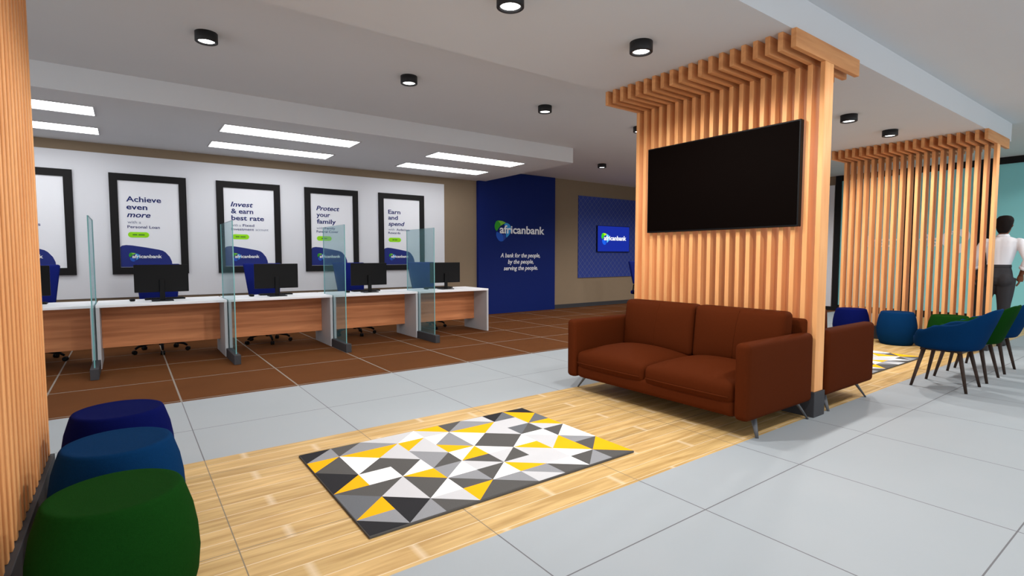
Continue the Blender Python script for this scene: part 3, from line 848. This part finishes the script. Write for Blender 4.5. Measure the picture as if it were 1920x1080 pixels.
# shirt: torso, collar and rolled sleeves
b = bmesh.new()
loft(b, [(-.002, .0, 1.155, .105, .135), (.0, -.005, 1.2, .108, .136), (.004, -.015, 1.32, .122, .158), (.0, -.025, 1.44, .122, .182), (-.008, -.03, 1.515, .105, .188), (-.012, -.03, 1.555, .085, .145), (-.008, -.032, 1.585, .066, .072), (-.006, -.032, 1.60, .062, .066)], 28)
for S_, E_, W_ in ((SH_R, EL_R, WR_R), (SH_L, EL_L, WR_L)):
    tube(b, [(S_[0], S_[1]*.8-.005, S_[2]+.012), (S_[0], S_[1]*.98, S_[2]), L(S_, E_, .18), L(S_, E_, .7), E_, L(E_, W_, .25), L(E_, W_, .55)], [.040, .054, .061, .058, .056, .054, .050], 18)
sh = obj('shirt', b, M['shirt'], pt); remesh(sh, .009, 5)
for E_, W_ in ((EL_R, WR_R), (EL_L, WR_L)):
    b = bmesh.new(); tube(b, [L(E_, W_, .44), L(E_, W_, .47), L(E_, W_, .60), L(E_, W_, .63)], [.050, .058, .057, .049], 18); obj('rolled_cuff', b, M['shirt'], sh)
b = bmesh.new(); loft(b, [(-.010, -.032, 1.583, .070, .076), (-.008, -.032, 1.592, .071, .077), (-.004, -.033, 1.615, .060, .064), (-.004, -.033, 1.62, .055, .059)], 24); obj('collar', b, M['shirt'], sh)
# trousers
b = bmesh.new()
loft(b, [(-.01, .01, .89, .09, .13), (-.02, .01, .94, .125, .172), (-.025, .01, 1.0, .135, .180), (-.012, .005, 1.08, .120, .160), (-.004, .0, 1.15, .108, .138), (-.002, .0, 1.18, .107, .136)], 28)
for H_, K_, A_ in ((HP_R, KN_R, AN_R), (HP_L, KN_L, AN_L)):
    s = -1 if H_[1] < 0 else 1
    tube(b, [L(H_, K_, -.05), L(H_, K_, .15), L(H_, K_, .45), L(H_, K_, .8), K_, L(K_, A_, .12)], [.112, .110, .098, .078, .070, .067], 20)
    w = bmesh.new(); bmesh.ops.create_uvsphere(w, u_segments=20, v_segments=14, radius=.104); add(b, at(w, -.062, H_[1]*.95, .965))
tr = obj('trousers', b, M['trouser'], pt); remesh(tr, .01, 5)
b = bmesh.new(); loft(b, [(-.004, 0, 1.142, .113, .1435), (-.003, 0, 1.146, .114, .1445), (-.002, 0, 1.178, .1115, .1415), (-.002, 0, 1.182, .110, .140)], 28); obj('waistband', b, M['trouser'], tr)
for K_, A_ in ((KN_R, AN_R), (KN_L, AN_L)):
    b = bmesh.new()
    tube(b, [L(K_, A_, .02), L(K_, A_, .06), L(K_, A_, .3), L(K_, A_, .75), (A_[0], A_[1], .06)], [.066, .068, .062, .048, .048], 18)
    tube(b, [(A_[0]-.055, A_[1], .055), (A_[0], A_[1], .055), (A_[0]+.10, A_[1], .045), (A_[0]+.185, A_[1], .032)], [.044, .048, .044, .026], 14)
    box(b, A_[0]-.075, A_[0]-.01, A_[1]-.032, A_[1]+.032, 0, .05); box(b, A_[0]+.04, A_[0]+.19, A_[1]-.036, A_[1]+.036, 0, .02)
    bo = obj('boot', b, M['boot'], pt); remesh(bo, .008, 3)

# ------------------------------------------------------------------ light
w = bpy.data.worlds.new('world'); sc.world = w; w.use_nodes = True
w.node_tree.nodes['Background'].inputs[0].default_value = (.95, .97, 1, 1); w.node_tree.nodes['Background'].inputs[1].default_value = 1.15
for (p, _), e in zip(DOWN[:4], (150, 66, 90, 120)): spot(p, e, 166, .25)
for p, _ in DOWN[4:]: spot(p, 55, 130)
for x, e in ((.27, 22), (2.14, 95), (4.02, 36), (5.83, 45), (7.7, 55), (9.6, 45), (11.4, 45)): spot((x, -1.02, HC), e, 160, .12)  # added fill row with no fixtures, out of view, brightening slat sides and teal glass
for p in ((7.7, 3.73, HC), (9.6, 3.73, HC), (11.4, 3.73, HC), (9.55, 6.27, HC), (11.4, 6.27, HC)): spot(p, 80, 150, .8)  # unseen fill spots without fixtures, added to brighten the far north and east walls

vs = sc.view_settings; sc.display_settings.display_device = 'sRGB'
vs.view_transform = 'Standard'; vs.look = 'None'; vs.gamma = 1; vs.use_curve_mapping = False; vs.exposure = .4
